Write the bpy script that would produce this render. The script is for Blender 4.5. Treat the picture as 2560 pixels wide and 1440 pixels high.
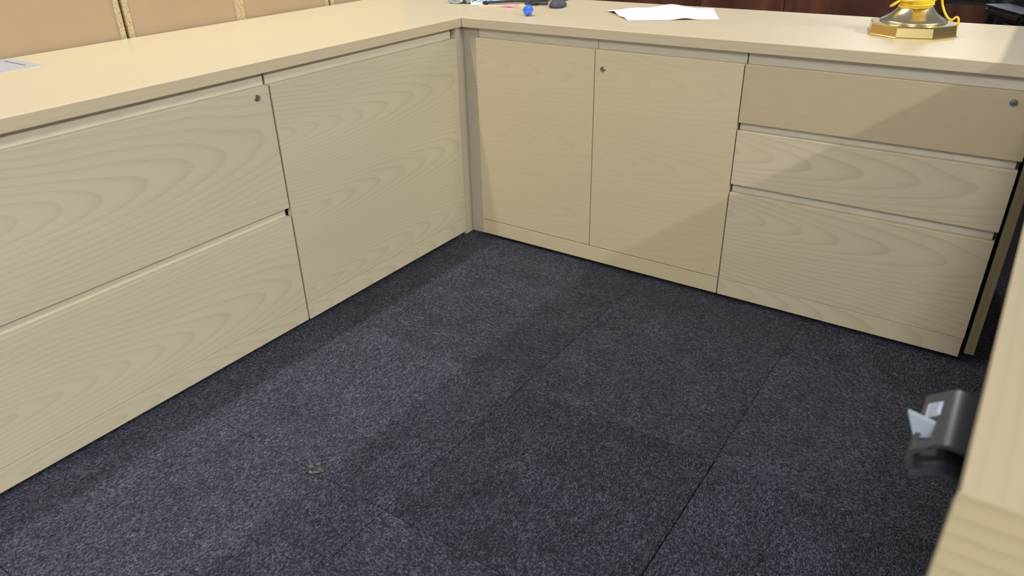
import bpy, bmesh, math, random
from mathutils import Vector, Matrix
random.seed(7)
S = bpy.context.scene
C = S.collection
for o in list(bpy.data.objects):
    bpy.data.objects.remove(o, do_unlink=True)

# ------------------------------------------------------------------ camera
cam = bpy.data.cameras.new('camera')
cam_o = bpy.data.objects.new('camera', cam)
C.objects.link(cam_o)
cam.sensor_fit = 'HORIZONTAL'; cam.sensor_width = 36.0
cam.lens = 36.0 * 1837.6 / 2560.0
cam_o.location = (1.5095, -1.9163, 1.0720)
cam_o.rotation_mode = 'XYZ'
cam_o.rotation_euler = (1.0793, 0.0205, 0.5987)
cam.dof.use_dof = True
cam.dof.focus_distance = 1.95
cam.dof.aperture_fstop = 5.6
cam.clip_start = 0.02
S.camera = cam_o

# ------------------------------------------------------------------ world, exposure
w = bpy.data.worlds.new('room_air'); S.world = w; w.use_nodes = True
w.node_tree.nodes['Background'].inputs[0].default_value = (0.9, 0.95, 1.0, 1)
w.node_tree.nodes['Background'].inputs[1].default_value = 0.05
S.view_settings.view_transform = 'Standard'
S.view_settings.look = 'None'
S.view_settings.exposure = 0.0
S.view_settings.gamma = 1.0
S.view_settings.use_curve_mapping = False
# ceiling lamps: x, y, length along y, width, power, colour
LAMPS = [
    (-0.29, -0.45, 2.30, 0.06, 40.5, (1.0, 0.98, 0.94), 'fluorescent ceiling batten over the worktop beside the tan cabinet backs'),
    (3.77, -0.40, 1.50, 0.022, 175.0, (1.0, 0.99, 0.92), 'fluorescent ceiling batten beyond the grey fabric partition'),
    (1.70, -3.70, 1.50, 0.60, 97.0, (0.95, 0.98, 1.0), 'added wide white fill light, unseen, over the aisle behind the near desk'),  # extra unseen fill lamp, added to light the right-hand fronts
    (0.90, 2.90, 1.50, 0.60, 36.0, (0.95, 0.97, 1.0), 'added wide white fill light, unseen, beyond the mahogany sideboard'),  # extra unseen fill lamp, added to brighten the right worktop
]
H = 0.735        # worktop height
T = 0.0286       # worktop thickness
ROOM_Z = 2.60

# ------------------------------------------------------------------ helpers
WL = {}          # world location of every parent


def tag(o, label=None, cat=None, group=None, kind=None):
    if label: o['label'] = label
    if cat: o['category'] = cat
    if group: o['group'] = group
    if kind: o['kind'] = kind
    return o


def thing(name, loc, label, cat, group=None):
    o = bpy.data.objects.new(name, None)
    o.empty_display_size = 0.05
    C.objects.link(o)
    o.location = loc
    WL[o.name] = Vector(loc)
    return tag(o, label, cat, group)


def place(o, parent, center):
    C.objects.link(o)
    if parent is not None:
        o.parent = parent
        o.location = center - WL[parent.name]
    else:
        o.location = center
    WL[o.name] = center.copy()
    return o


def finish(name, bm, mats, parent=None, smooth=False):
    """bm in world coordinates -> object with its origin at its centre"""
    bm.normal_update()
    lo = Vector((min(v.co[i] for v in bm.verts) for i in range(3)))
    hi = Vector((max(v.co[i] for v in bm.verts) for i in range(3)))
    c = (lo + hi) / 2
    for v in bm.verts: v.co -= c
    me = bpy.data.meshes.new(name)
    bm.to_mesh(me); bm.free()
    if not isinstance(mats, (list, tuple)): mats = [mats]
    for m in mats: me.materials.append(m)
    if smooth:
        for p in me.polygons: p.use_smooth = True
    return place(bpy.data.objects.new(name, me), parent, c)


def grain_uv(bm, axis, u0=0.0, v0=0.0, leaf=0.2, flip=1):
    uv = bm.loops.layers.uv.new('grain')
    bm.normal_update()
    for f in bm.faces:
        n = f.normal
        k = max(range(3), key=lambda i: abs(n[i]))
        oth = [i for i in range(3) if i != k]
        if axis in oth:
            oth.remove(axis); a, b = axis, oth[0]
        else:
            a, b = oth
        for l in f.loops:
            co = l.vert.co
            l[uv].uv = (flip * co[a] - u0 + 0.37 * (k != axis) * 0, (co[b] - v0) / leaf * 0.2)


def cuboid(bm, x0, x1, y0, y1, z0, z1):
    vs = [bm.verts.new((x, y, z)) for x in (x0, x1) for y in (y0, y1) for z in (z0, z1)]
    for f in ((0, 1, 3, 2), (4, 6, 7, 5), (0, 4, 5, 1), (2, 3, 7, 6), (0, 2, 6, 4), (1, 5, 7, 3)):
        bm.faces.new([vs[i] for i in f])
    return vs


def box(name, xs, ys, zs, mat, parent=None, grain=1, bev=0.0008, u0=0.0, v0=0.0, leaf=0.2, flip=1, seg=2, rot=None):
    bm = bmesh.new()
    cuboid(bm, min(xs), max(xs), min(ys), max(ys), min(zs), max(zs))
    bmesh.ops.recalc_face_normals(bm, faces=bm.faces)
    if bev:
        bmesh.ops.bevel(bm, geom=bm.edges[:], offset=bev, segments=seg, profile=0.5, affect='EDGES', clamp_overlap=True)
    grain_uv(bm, grain, u0, v0, leaf, flip)
    if rot:
        bmesh.ops.rotate(bm, cent=rot[0], matrix=Matrix.Rotation(rot[1], 3, rot[2]), verts=bm.verts)
    return finish(name, bm, mat, parent)


def lathe(bm, prof, center, axis='Z', n=32, mat=0, rfun=None):
    """prof: list of (radius, height); ends are closed when radius 0"""
    center = Vector(center)
    if axis == 'Z': e1, e2, e3 = Vector((1, 0, 0)), Vector((0, 1, 0)), Vector((0, 0, 1))
    elif axis == 'X': e1, e2, e3 = Vector((0, 1, 0)), Vector((0, 0, 1)), Vector((1, 0, 0))
    else: e1, e2, e3 = Vector((0, 0, 1)), Vector((1, 0, 0)), Vector((0, -1, 0))
    rings = []
    for r, h in prof:
        if r <= 1e-9:
            rings.append([bm.verts.new(center + e3 * h)])
        else:
            rings.append([bm.verts.new(center + e3 * h + (e1 * math.cos(2 * math.pi * (i + .5) / n) + e2 * math.sin(2 * math.pi * (i + .5) / n)) * r) for i in range(n)])
    out = []
    for a, b in zip(rings, rings[1:]):
        for i in range(n):
            j = (i + 1) % n
            if len(a) == 1 and len(b) == 1: continue
            if len(a) == 1: f = [a[0], b[i], b[j]]
            elif len(b) == 1: f = [a[i], a[j], b[0]]
            else: f = [a[i], a[j], b[j], b[i]]
            fc = bm.faces.new(f); fc.material_index = mat; out.append(fc)
    return out


def tube(bm, pts, r, n=8, mat=0, closed=False):
    pts = [Vector(p) for p in pts]
    m = len(pts); rings = []
    up = Vector((0, 0, 1)); prev = None
    for i, p in enumerate(pts):
        if closed: t = pts[(i + 1) % m] - pts[i - 1]
        else: t = pts[min(i + 1, m - 1)] - pts[max(i - 1, 0)]
        t.normalize()
        if prev is None:
            a = t.cross(up)
            if a.length < 1e-3: a = t.cross(Vector((1, 0, 0)))
        else:
            a = prev - t * prev.dot(t)
        a.normalize(); prev = a
        b = t.cross(a)
        rr = r[i] if isinstance(r, (list, tuple)) else r
        rings.append([bm.verts.new(p + (a * math.cos(2 * math.pi * k / n) + b * math.sin(2 * math.pi * k / n)) * rr) for k in range(n)])
    for i in range(m if closed else m - 1):
        A, B = rings[i], rings[(i + 1) % m]
        for k in range(n):
            f = bm.faces.new((A[k], A[(k + 1) % n], B[(k + 1) % n], B[k])); f.material_index = mat; f.smooth = True
    if not closed:
        bm.faces.new(rings[0][::-1]).material_index = mat; bm.faces.new(rings[-1]).material_index = mat


def catmull(P, sub=8):
    P = [Vector(p) for p in P]
    Q = [P[0] * 2 - P[1]] + P + [P[-1] * 2 - P[-2]]
    out = []
    for i in range(1, len(Q) - 2):
        for s in range(sub):
            t = s / sub
            a, b, c, d = Q[i - 1], Q[i], Q[i + 1], Q[i + 2]
            out.append(0.5 * ((2 * b) + (c - a) * t + (2 * a - 5 * b + 4 * c - d) * t * t + (3 * b - a - 3 * c + d) * t ** 3))
    out.append(P[-1])
    return out


# ------------------------------------------------------------------ materials
def new_mat(name):
    m = bpy.data.materials.new(name); m.use_nodes = True
    nt = m.node_tree
    return m, nt, nt.nodes['Principled BSDF']


def plain(name, col, rough=0.5, metal=0.0, spec=0.5, bump=0.0, bscale=200.0, **kw):
    m, nt, b = new_mat(name)
    N = nt.nodes; L = nt.links
    tc = N.new('ShaderNodeTexCoord'); nz = N.new('ShaderNodeTexNoise')
    nz.inputs['Scale'].default_value = bscale; nz.inputs['Detail'].default_value = 3
    L.new(tc.outputs['Object'], nz.inputs['Vector'])
    mx = N.new('ShaderNodeMix'); mx.data_type = 'RGBA'
    mx.inputs[6].default_value = (*[c * 0.94 for c in col], 1)
    mx.inputs[7].default_value = (*[min(1, c * 1.06) for c in col], 1)
    L.new(nz.outputs['Fac'], mx.inputs[0]); L.new(mx.outputs[2], b.inputs['Base Color'])
    b.inputs['Roughness'].default_value = rough; b.inputs['Metallic'].default_value = metal
    b.inputs['Specular IOR Level'].default_value = spec
    if bump:
        bp = N.new('ShaderNodeBump'); bp.inputs['Strength'].default_value = bump; bp.inputs['Distance'].default_value = 0.001
        L.new(nz.outputs['Fac'], bp.inputs['Height']); L.new(bp.outputs['Normal'], b.inputs['Normal'])
    for k, v in kw.items():
        b.inputs[k].default_value = v
    return m


def math_node(nt, op, a, b=None, clamp=False):
    n = nt.nodes.new('ShaderNodeMath'); n.operation = op; n.use_clamp = clamp
    for i, x in enumerate((a, b)):
        if x is None: continue
        if isinstance(x, (int, float)): n.inputs[i].default_value = x
        else: nt.links.new(x, n.inputs[i])
    return n.outputs[0]


def wood(name, light, dark, contrast=0.5, rough=0.42, ring=0.0105, tilt=0.085, spec=0.5, bump=0.05, cath=True, fiber=0.12):
    """sliced veneer: nested cathedral rings in leaves 0.2 wide, plus fine fibres; works in metres on the 'grain' map"""
    m, nt, b = new_mat(name)
    N = nt.nodes; L = nt.links
    uv = N.new('ShaderNodeUVMap'); uv.uv_map = 'grain'
    sep = N.new('ShaderNodeSeparateXYZ'); L.new(uv.outputs[0], sep.inputs[0])
    u, v = sep.outputs[0], sep.outputs[1]

    def noise(su, sv, detail=2.0, w=0.0, rough_=0.5):
        c = N.new('ShaderNodeCombineXYZ')
        L.new(math_node(nt, 'MULTIPLY', u, su), c.inputs[0]); L.new(math_node(nt, 'MULTIPLY', v, sv), c.inputs[1])
        c.inputs[2].default_value = w
        n = N.new('ShaderNodeTexNoise'); n.inputs['Scale'].default_value = 1.0; n.inputs['Detail'].default_value = detail
        n.inputs['Roughness'].default_value = rough_
        L.new(c.outputs[0], n.inputs['Vector'])
        return n.outputs['Fac']
    n1 = math_node(nt, 'SUBTRACT', noise(1.5, 4.5, 2.0, 1.3), 0.5)
    n2 = math_node(nt, 'SUBTRACT', noise(5.0, 26.0, 2.0, 4.7), 0.5)
    if cath:
        vw = math_node(nt, 'ADD', v, math_node(nt, 'MULTIPLY', n1, 0.055))
        idx = math_node(nt, 'FLOOR', math_node(nt, 'DIVIDE', math_node(nt, 'ADD', v, 0.1), 0.2))
        wn = N.new('ShaderNodeTexWhiteNoise'); wn.noise_dimensions = '1D'; L.new(idx, wn.inputs['W'])
        us = math_node(nt, 'ADD', u, math_node(nt, 'MULTIPLY', wn.outputs['Value'], 0.22))
        vp = math_node(nt, 'PINGPONG', vw, 0.1)
        ku = math_node(nt, 'MULTIPLY', us, tilt)
        r = math_node(nt, 'SQRT', math_node(nt, 'ADD', math_node(nt, 'MULTIPLY', vp, vp), math_node(nt, 'MULTIPLY', ku, ku)))
        r = math_node(nt, 'ADD', r, math_node(nt, 'MULTIPLY', n1, 0.022))
    else:
        r = math_node(nt, 'ADD', v, math_node(nt, 'MULTIPLY', n1, 0.03))
    r = math_node(nt, 'ADD', r, math_node(nt, 'MULTIPLY', n2, 0.0022))
    ph = math_node(nt, 'FRACT', math_node(nt, 'DIVIDE', r, ring))
    a = math_node(nt, 'POWER', ph, 4.0)                                   # slow rise to the late wood
    fall = math_node(nt, 'MULTIPLY', math_node(nt, 'SUBTRACT', 1.0, ph), 9.0, True)
    line = math_node(nt, 'MULTIPLY', a, fall)
    line = math_node(nt, 'MULTIPLY', line, math_node(nt, 'ADD', noise(1.5, 9.0, 1.0, 8.1), 0.35))
    fib = math_node(nt, 'SUBTRACT', noise(9.0, 900.0, 3.0, 2.2, 0.7), 0.5)
    pat = math_node(nt, 'SUBTRACT', noise(0.9, 6.0, 2.0, 6.5), 0.5)
    fac = math_node(nt, 'ADD', math_node(nt, 'MULTIPLY', line, contrast), math_node(nt, 'MULTIPLY', fib, fiber * 3))
    fac = math_node(nt, 'ADD', fac, math_node(nt, 'MULTIPLY', pat, 0.35))
    fac = math_node(nt, 'ADD', fac, 0.12, True)
    mx = N.new('ShaderNodeMix'); mx.data_type = 'RGBA'
    mx.inputs[6].default_value = (*light, 1); mx.inputs[7].default_value = (*dark, 1)
    L.new(fac, mx.inputs[0]); L.new(mx.outputs[2], b.inputs['Base Color'])
    b.inputs['Roughness'].default_value = rough
    b.inputs['Specular IOR Level'].default_value = spec
    bp = N.new('ShaderNodeBump'); bp.inputs['Strength'].default_value = bump; bp.inputs['Distance'].default_value = 0.0006
    L.new(fib, bp.inputs['Height']); L.new(bp.outputs['Normal'], b.inputs['Normal'])
    return m


def carpet(name, turn):
    m, nt, b = new_mat(name)
    N = nt.nodes; L = nt.links
    tc = N.new('ShaderNodeTexCoord')
    oi = N.new('ShaderNodeObjectInfo')
    geo = N.new('ShaderNodeNewGeometry')
    mp = N.new('ShaderNodeMapping'); mp.inputs['Rotation'].default_value = (0, 0, math.radians(90) if turn else 0)
    L.new(geo.outputs['Position'], mp.inputs['Vector'])

    def vec(sx, sy):
        q = N.new('ShaderNodeMapping'); q.inputs['Scale'].default_value = (sx, sy, 1)
        L.new(mp.outputs[0], q.inputs['Vector']); return q.outputs[0]
    vo = N.new('ShaderNodeTexVoronoi'); vo.inputs['Scale'].default_value = 1.0
    L.new(vec(500, 290), vo.inputs['Vector'])
    sepc = N.new('ShaderNodeSeparateColor'); L.new(vo.outputs['Color'], sepc.inputs[0])
    nf = N.new('ShaderNodeTexNoise'); nf.inputs['Scale'].default_value = 1.0; nf.inputs['Detail'].default_value = 4
    nf.inputs['Roughness'].default_value = 0.75
    L.new(vec(165, 52), nf.inputs['Vector'])
    nb = N.new('ShaderNodeTexNoise'); nb.inputs['Scale'].default_value = 1.0; nb.inputs['Detail'].default_value = 3
    L.new(vec(14, 9), nb.inputs['Vector'])
    t = math_node(nt, 'MULTIPLY', sepc.outputs[0], 0.55)
    t = math_node(nt, 'ADD', t, math_node(nt, 'MULTIPLY', nf.outputs['Fac'], 0.75))
    t = math_node(nt, 'ADD', t, math_node(nt, 'MULTIPLY', nb.outputs['Fac'], 0.25))
    t = math_node(nt, 'ADD', t, math_node(nt, 'MULTIPLY', oi.outputs['Random'], 0.07))
    t = math_node(nt, 'SUBTRACT', t, 0.34)
    rp = N.new('ShaderNodeValToRGB')
    e = rp.color_ramp.elements
    e[0].position = 0.12; e[0].color = (0.0052, 0.0056, 0.0092, 1)
    e[1].position = 0.95; e[1].color = (0.182, 0.192, 0.270, 1)
    q = e.new(0.5); q.color = (0.0315, 0.0330, 0.0500, 1)
    L.new(t, rp.inputs[0])
    br = N.new('ShaderNodeMix'); br.data_type = 'RGBA'
    br.inputs[7].default_value = (0.085, 0.078, 0.066, 1)
    L.new(rp.outputs[0], br.inputs[6])
    bw = math_node(nt, 'MULTIPLY', math_node(nt, 'SUBTRACT', sepc.outputs[1], 0.80), 2.0, True)
    L.new(bw, br.inputs[0])
    L.new(br.outputs[2], b.inputs['Base Color'])
    b.inputs['Roughness'].default_value = 0.62
    b.inputs['Specular IOR Level'].default_value = 0.25
    b.inputs['Sheen Weight'].default_value = 0.0
    b.inputs['Sheen Roughness'].default_value = 0.5
    hh = math_node(nt, 'SUBTRACT', math_node(nt, 'MULTIPLY', nf.outputs['Fac'], 0.8), vo.outputs['Distance'])
    bp = N.new('ShaderNodeBump'); bp.inputs['Strength'].default_value = 0.9; bp.inputs['Distance'].default_value = 0.003
    L.new(hh, bp.inputs['Height']); L.new(bp.outputs['Normal'], b.inputs['Normal'])
    return m


def chipboard(name):
    m, nt, b = new_mat(name)
    N = nt.nodes; L = nt.links
    tc = N.new('ShaderNodeTexCoord')
    vo = N.new('ShaderNodeTexVoronoi'); vo.inputs['Scale'].default_value = 330
    L.new(tc.outputs['Object'], vo.inputs['Vector'])
    nz = N.new('ShaderNodeTexNoise'); nz.inputs['Scale'].default_value = 240; nz.inputs['Detail'].default_value = 3
    L.new(tc.outputs['Object'], nz.inputs['Vector'])
    s = N.new('ShaderNodeSeparateColor'); L.new(vo.outputs['Color'], s.inputs[0])
    t = math_node(nt, 'ADD', math_node(nt, 'MULTIPLY', s.outputs[0], 0.6), math_node(nt, 'MULTIPLY', nz.outputs['Fac'], 0.6))
    rp = N.new('ShaderNodeValToRGB'); e = rp.color_ramp.elements
    e[0].position = 0.2; e[0].color = (0.20, 0.14, 0.075, 1)
    e[1].position = 0.85; e[1].color = (0.60, 0.49, 0.31, 1)
    q = e.new(0.4); q.color = (0.46, 0.355, 0.205, 1)
    L.new(t, rp.inputs[0]); L.new(rp.outputs[0], b.inputs['Base Color'])
    b.inputs['Roughness'].default_value = 0.85
    bp = N.new('ShaderNodeBump'); bp.inputs['Strength'].default_value = 0.4; bp.inputs['Distance'].default_value = 0.001
    L.new(t, bp.inputs['Height']); L.new(bp.outputs['Normal'], b.inputs['Normal'])
    return m


def emit(name, col, s):
    m, nt, b = new_mat(name)
    b.inputs['Emission Color'].default_value = (*col, 1); b.inputs['Emission Strength'].default_value = s
    b.inputs['Base Color'].default_value = (0.8, 0.8, 0.8, 1)
    return m


M = {}
M['front'] = wood('ash_veneer_front', (0.60, 0.535, 0.390), (0.38, 0.315, 0.205), 0.50, 0.45, ring=0.0080)
M['door'] = wood('pale_maple_veneer_door', (0.665, 0.555, 0.360), (0.48, 0.385, 0.230), 0.30, 0.45)
M['front_warm'] = wood('warm_ash_veneer_front', (0.68, 0.58, 0.405), (0.42, 0.335, 0.215), 0.60, 0.45, ring=0.0095)
M['drawer'] = wood('pinkish_maple_veneer_drawer', (0.57, 0.455, 0.290), (0.42, 0.32, 0.19), 0.22, 0.45)
M['filler'] = wood('ash_filler', (0.55, 0.48, 0.365), (0.38, 0.32, 0.23), 0.40, 0.5)
M['rail'] = wood('pale_grey_ash_rail', (0.72, 0.66, 0.535), (0.52, 0.46, 0.355), 0.40, 0.5)
M['top'] = wood('pale_ash_worktop', (0.63, 0.53, 0.362), (0.46, 0.37, 0.235), 0.34, 0.34, ring=0.013, cath=False, fiber=0.16, spec=0.5)
M['desk_top'] = wood('pale_ash_desk_top', (0.585, 0.495, 0.315), (0.43, 0.345, 0.200), 0.34, 0.40, ring=0.013, cath=False, fiber=0.14)
M['desk_end'] = wood('pale_ash_desk_end', (0.585, 0.475, 0.280), (0.35, 0.265, 0.145), 0.62, 0.42, ring=0.016, cath=False)
M['carcass'] = plain('brown_carcass_edge', (0.24, 0.185, 0.115), 0.6)
M['dark_side'] = plain('black_carcass_side', (0.012, 0.012, 0.013), 0.6)
M['tan'] = plain('tan_hardboard', (0.435, 0.322, 0.202), 0.40, bscale=9, spec=0.35)
M['chip'] = chipboard('raw_chipboard')
M['carpet_a'] = carpet('charcoal_loop_carpet', False)
M['carpet_b'] = carpet('charcoal_loop_carpet_turned', True)
M['screed'] = plain('dark_floor_screed', (0.004, 0.004, 0.005), 0.9)
M['wall'] = plain('white_wall_paint', (0.80, 0.79, 0.77), 0.8, bscale=60)
M['ceil'] = plain('white_ceiling_board', (0.80, 0.80, 0.79), 0.9, bscale=120, bump=0.2)
M['steel'] = plain('nickel_lock', (0.42, 0.41, 0.40), 0.25, 1.0)
M['slot'] = plain('dark_key_slot', (0.015, 0.015, 0.015), 0.5)
M['silver'] = plain('satin_silver_plastic', (0.50, 0.53, 0.60), 0.35, 0.25)
M['silver_dk'] = plain('grey_hinge_shadow', (0.10, 0.11, 0.13), 0.5)
M['brass'] = plain('polished_brass', (0.80, 0.62, 0.28), 0.16, 1.0, bscale=30)
M['brass_pale'] = plain('pale_brass', (0.92, 0.86, 0.64), 0.22, 1.0, bscale=30)
M['cord'] = plain('yellow_cord', (0.80, 0.56, 0.03), 0.35)
M['glass'] = plain('clear_crystal', (0.95, 0.96, 0.97), 0.06, 0.0, 0.5, **{'Transmission Weight': 0.9, 'IOR': 1.45})
M['paper'] = plain('white_paper', (0.83, 0.88, 0.94), 0.7, bscale=40)
M['blue'] = plain('blue_foil', (0.03, 0.16, 0.75), 0.22, 0.0, 0.7, **{'Coat Weight': 0.4})
M['pink'] = plain('pink_wrapper', (0.78, 0.36, 0.44), 0.4)
M['black'] = plain('black_plastic', (0.018, 0.019, 0.022), 0.42)
M['char'] = plain('charcoal_plastic', (0.050, 0.050, 0.060), 0.34, bscale=500, bump=0.1)
M['mouse'] = plain('matt_grey_mouse', (0.055, 0.056, 0.066), 0.6, bscale=500)
M['grey_dk'] = plain('dark_slate_plastic', (0.045, 0.052, 0.066), 0.5)
M['grey_lever'] = plain('pale_grey_lever', (0.42, 0.47, 0.54), 0.45)
M['label'] = plain('white_label', (0.52, 0.57, 0.66), 0.6)
M['ink'] = plain('grey_print', (0.14, 0.16, 0.20), 0.7)
M['fabric'] = plain('grey_partition_fabric', (0.30, 0.31, 0.33), 0.95, bscale=700, bump=0.5)
M['alu'] = plain('aluminium_trim', (0.6, 0.6, 0.6), 0.4, 0.8)
M['bag'] = plain('grey_green_film', (0.42, 0.46, 0.44), 0.2, 0.0, 0.7, **{'Transmission Weight': 0.35})
M['film'] = plain('clear_film', (0.05, 0.05, 0.053), 0.34, 0.0, 0.6, **{'Alpha': 0.5})
M['sachet'] = plain('white_blue_sachet', (0.74, 0.82, 0.90), 0.3)
M['card'] = plain('beige_card', (0.70, 0.57, 0.38), 0.6)
M['seat'] = plain('black_chair_fabric', (0.012, 0.012, 0.014), 0.9, bscale=600, bump=0.3)
M['arm'] = plain('grey_black_arm_pad', (0.085, 0.095, 0.125), 0.5)


def mahogany():
    m, nt, b = new_mat('mahogany_veneer')
    N = nt.nodes; L = nt.links
    tc = N.new('ShaderNodeTexCoord'); mp = N.new('ShaderNodeMapping'); mp.inputs['Scale'].default_value = (14, 14, 1.6)
    L.new(tc.outputs['Object'], mp.inputs[0])
    nz = N.new('ShaderNodeTexNoise'); nz.inputs['Scale'].default_value = 1.0; nz.inputs['Detail'].default_value = 4
    L.new(mp.outputs[0], nz.inputs['Vector'])
    rp = N.new('ShaderNodeValToRGB'); e = rp.color_ramp.elements
    e[0].position = 0.3; e[0].color = (0.060, 0.019, 0.014, 1)
    e[1].position = 0.72; e[1].color = (0.165, 0.060, 0.036, 1)
    L.new(nz.outputs['Fac'], rp.inputs[0]); L.new(rp.outputs[0], b.inputs['Base Color'])
    b.inputs['Roughness'].default_value = 0.35
    return m


M['mahog'] = mahogany()

# ------------------------------------------------------------------ room shell
X0, X1, Y0, Y1 = -3.2, 5.6, -5.0, 4.6


def shell(name, xs, ys, zs, mat):
    return tag(box(name, xs, ys, zs, mat, bev=0), kind='structure')


floor = shell('floor', (X0, X1), (Y0, Y1), (-0.06, -0.007), M['screed'])
shell('ceiling', (X0, X1), (Y0, Y1), (ROOM_Z, ROOM_Z + 0.08), M['ceil'])
shell('wall_left', (X0 - 0.1, X0), (Y0, Y1), (-0.06, ROOM_Z), M['wall'])
shell('wall_right', (X1, X1 + 0.1), (Y0, Y1), (-0.06, ROOM_Z), M['wall'])
shell('wall_back', (X0, X1), (Y1, Y1 + 0.1), (-0.06, ROOM_Z), M['wall'])
shell('wall_front', (X0, X1), (Y0 - 0.1, Y0), (-0.06, ROOM_Z), M['wall'])

# carpet tiles, half a metre square; grid read off the seams in the photograph
TS = 0.4935; TX = 0.6735; TY = -0.193


def tile_mesh(mat, w):
    bm = bmesh.new()
    cuboid(bm, -w / 2, w / 2, -w / 2, w / 2, -0.007, 0)
    bmesh.ops.recalc_face_normals(bm, faces=bm.faces)
    bmesh.ops.bevel(bm, geom=[e for e in bm.edges if all(abs(v.co.z) < 1e-6 for v in e.verts)], offset=0.0010, segments=1, affect='EDGES')
    me = bpy.data.meshes.new('carpet_tile'); bm.to_mesh(me); bm.free()
    me.materials.append(mat); return me


tm = [tile_mesh(M['carpet_a'], TS - 0.0007), tile_mesh(M['carpet_b'], TS - 0.0007)]
i0 = math.floor((X0 - TX) / TS) + 1; i1 = math.floor((X1 - TX) / TS)
j0 = math.floor((Y0 - TY) / TS) + 1; j1 = math.floor((Y1 - TY) / TS)
for i in range(i0, i1):
    for j in range(j0, j1):
        turn = 1 if random.random() < 0.3 else 0
        if (i, j) == (1, -1): turn = 1
        t = bpy.data.objects.new('carpet_tile', tm[turn])
        dz = random.uniform(-0.0006, 0.0)
        place(t, floor, Vector((TX + (i + .5) * TS + random.uniform(-.0005, .0005) + (0.0016 if i == 1 and j <= -2 else 0), TY + (j + .5) * TS + random.uniform(-.0004, .0004), dz)))

# ------------------------------------------------------------------ ceiling lamps
for (lx, ly, ll, lw, lp, lc, lab) in LAMPS:
    t = thing('ceiling_light', (lx, ly, ROOM_Z), lab, 'ceiling light')
    box('housing', (lx - lw / 2 - 0.03, lx + lw / 2 + 0.03), (ly - ll / 2 - 0.03, ly + ll / 2 + 0.03), (ROOM_Z - 0.05, ROOM_Z), M['wall'], t, bev=0.004)
    box('diffuser', (lx - lw / 2, lx + lw / 2), (ly - ll / 2, ly + ll / 2), (ROOM_Z - 0.085, ROOM_Z - 0.05), emit('lit_diffuser', lc, 4.0), t, bev=0.006)
    la = bpy.data.lights.new('tube_light', 'AREA'); la.shape = 'RECTANGLE'; la.size = lw; la.size_y = ll
    la.energy = lp; la.color = lc
    lo = bpy.data.objects.new('tube_light', la)
    place(lo, t, Vector((lx, ly, ROOM_Z - 0.0875)))

# ------------------------------------------------------------------ cabinets
FL = -0.0062     # left fronts' plane (x)
FR = 0.0058      # right fronts' plane (y)
FT = 0.018       # front thickness
CT = H - T       # carcass top
DEPTH = 0.52


def lock(parent, pos, axis):
    bm = bmesh.new()
    lathe(bm, [(0.0, -0.002), (0.0082, -0.002), (0.0082, 0.0012), (0.0074, 0.0024), (0.0056, 0.0024), (0.0052, 0.0010), (0.0052, 0.0016), (0.0, 0.0019)], (0, 0, 0), 'Z', 28, 0)
    vs = cuboid(bm, -0.0007, 0.0007, -0.0035, 0.0035, 0.0012, 0.0024)
    for f in bm.faces:
        if all(v in vs for v in f.verts): f.material_index = 1
    bmesh.ops.recalc_face_normals(bm, faces=bm.faces)
    e3 = {'X': Vector((1, 0, 0)), 'Y': Vector((0, -1, 0))}[axis]
    e2 = Vector((0, 0, 1)); e1 = e2.cross(e3)
    R = Matrix((e1, e2, e3)).transposed()
    for v in bm.verts: v.co = R @ v.co + Vector(pos)
    o = finish('lock', bm, [M['steel'], M['slot']], parent, False)
    o['label'] = 'small round nickel cam lock'
    return o


def carcass(parent, xs, ys, mat=None, back_axis=0):
    """open body: two sides, top rail board, bottom, back as one mesh"""
    bm = bmesh.new()
    x0, x1 = xs; y0, y1 = ys; t = 0.016
    if back_axis == 0:      # fronts face +x, sides at y ends
        cuboid(bm, x0, x1, y0, y0 + t, 0.012, CT); cuboid(bm, x0, x1, y1 - t, y1, 0.012, CT)
        cuboid(bm, x0, x0 + 0.008, y0 + t, y1 - t, 0.012, CT)
        cuboid(bm, x0 + 0.008, x1, y0 + t, y1 - t, 0.064, 0.08)
        cuboid(bm, x0 + 0.008, x1 - 0.03, y0 + t, y1 - t, CT - t, CT)
    else:                   # fronts face -y
        cuboid(bm, x0, x0 + t, y0, y1, 0.012, CT); cuboid(bm, x1 - t, x1, y0, y1, 0.012, CT)
        cuboid(bm, x0 + t, x1 - t, y1 - 0.008, y1, 0.012, CT)
        cuboid(bm, x0 + t, x1 - t, y0, y1 - 0.008, 0.064, 0.08)
        cuboid(bm, x0 + t, x1 - t, y0 + 0.03, y1 - 0.008, CT - t, CT)
    # four feet blocks so that it stands
    for fx in (x0 + 0.03, x1 - 0.06):
        for fy in (y0 + 0.03, y1 - 0.06):
            cuboid(bm, fx, fx + 0.03, fy, fy + 0.03, 0.0, 0.012)
    bmesh.ops.recalc_face_normals(bm, faces=bm.faces)
    grain_uv(bm, 1 if back_axis == 0 else 0)
    return finish('body', bm, mat or M['carcass'], parent)


GAP = 0.0012
RX = FL - 0.020     # left grip rails' plane
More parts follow.
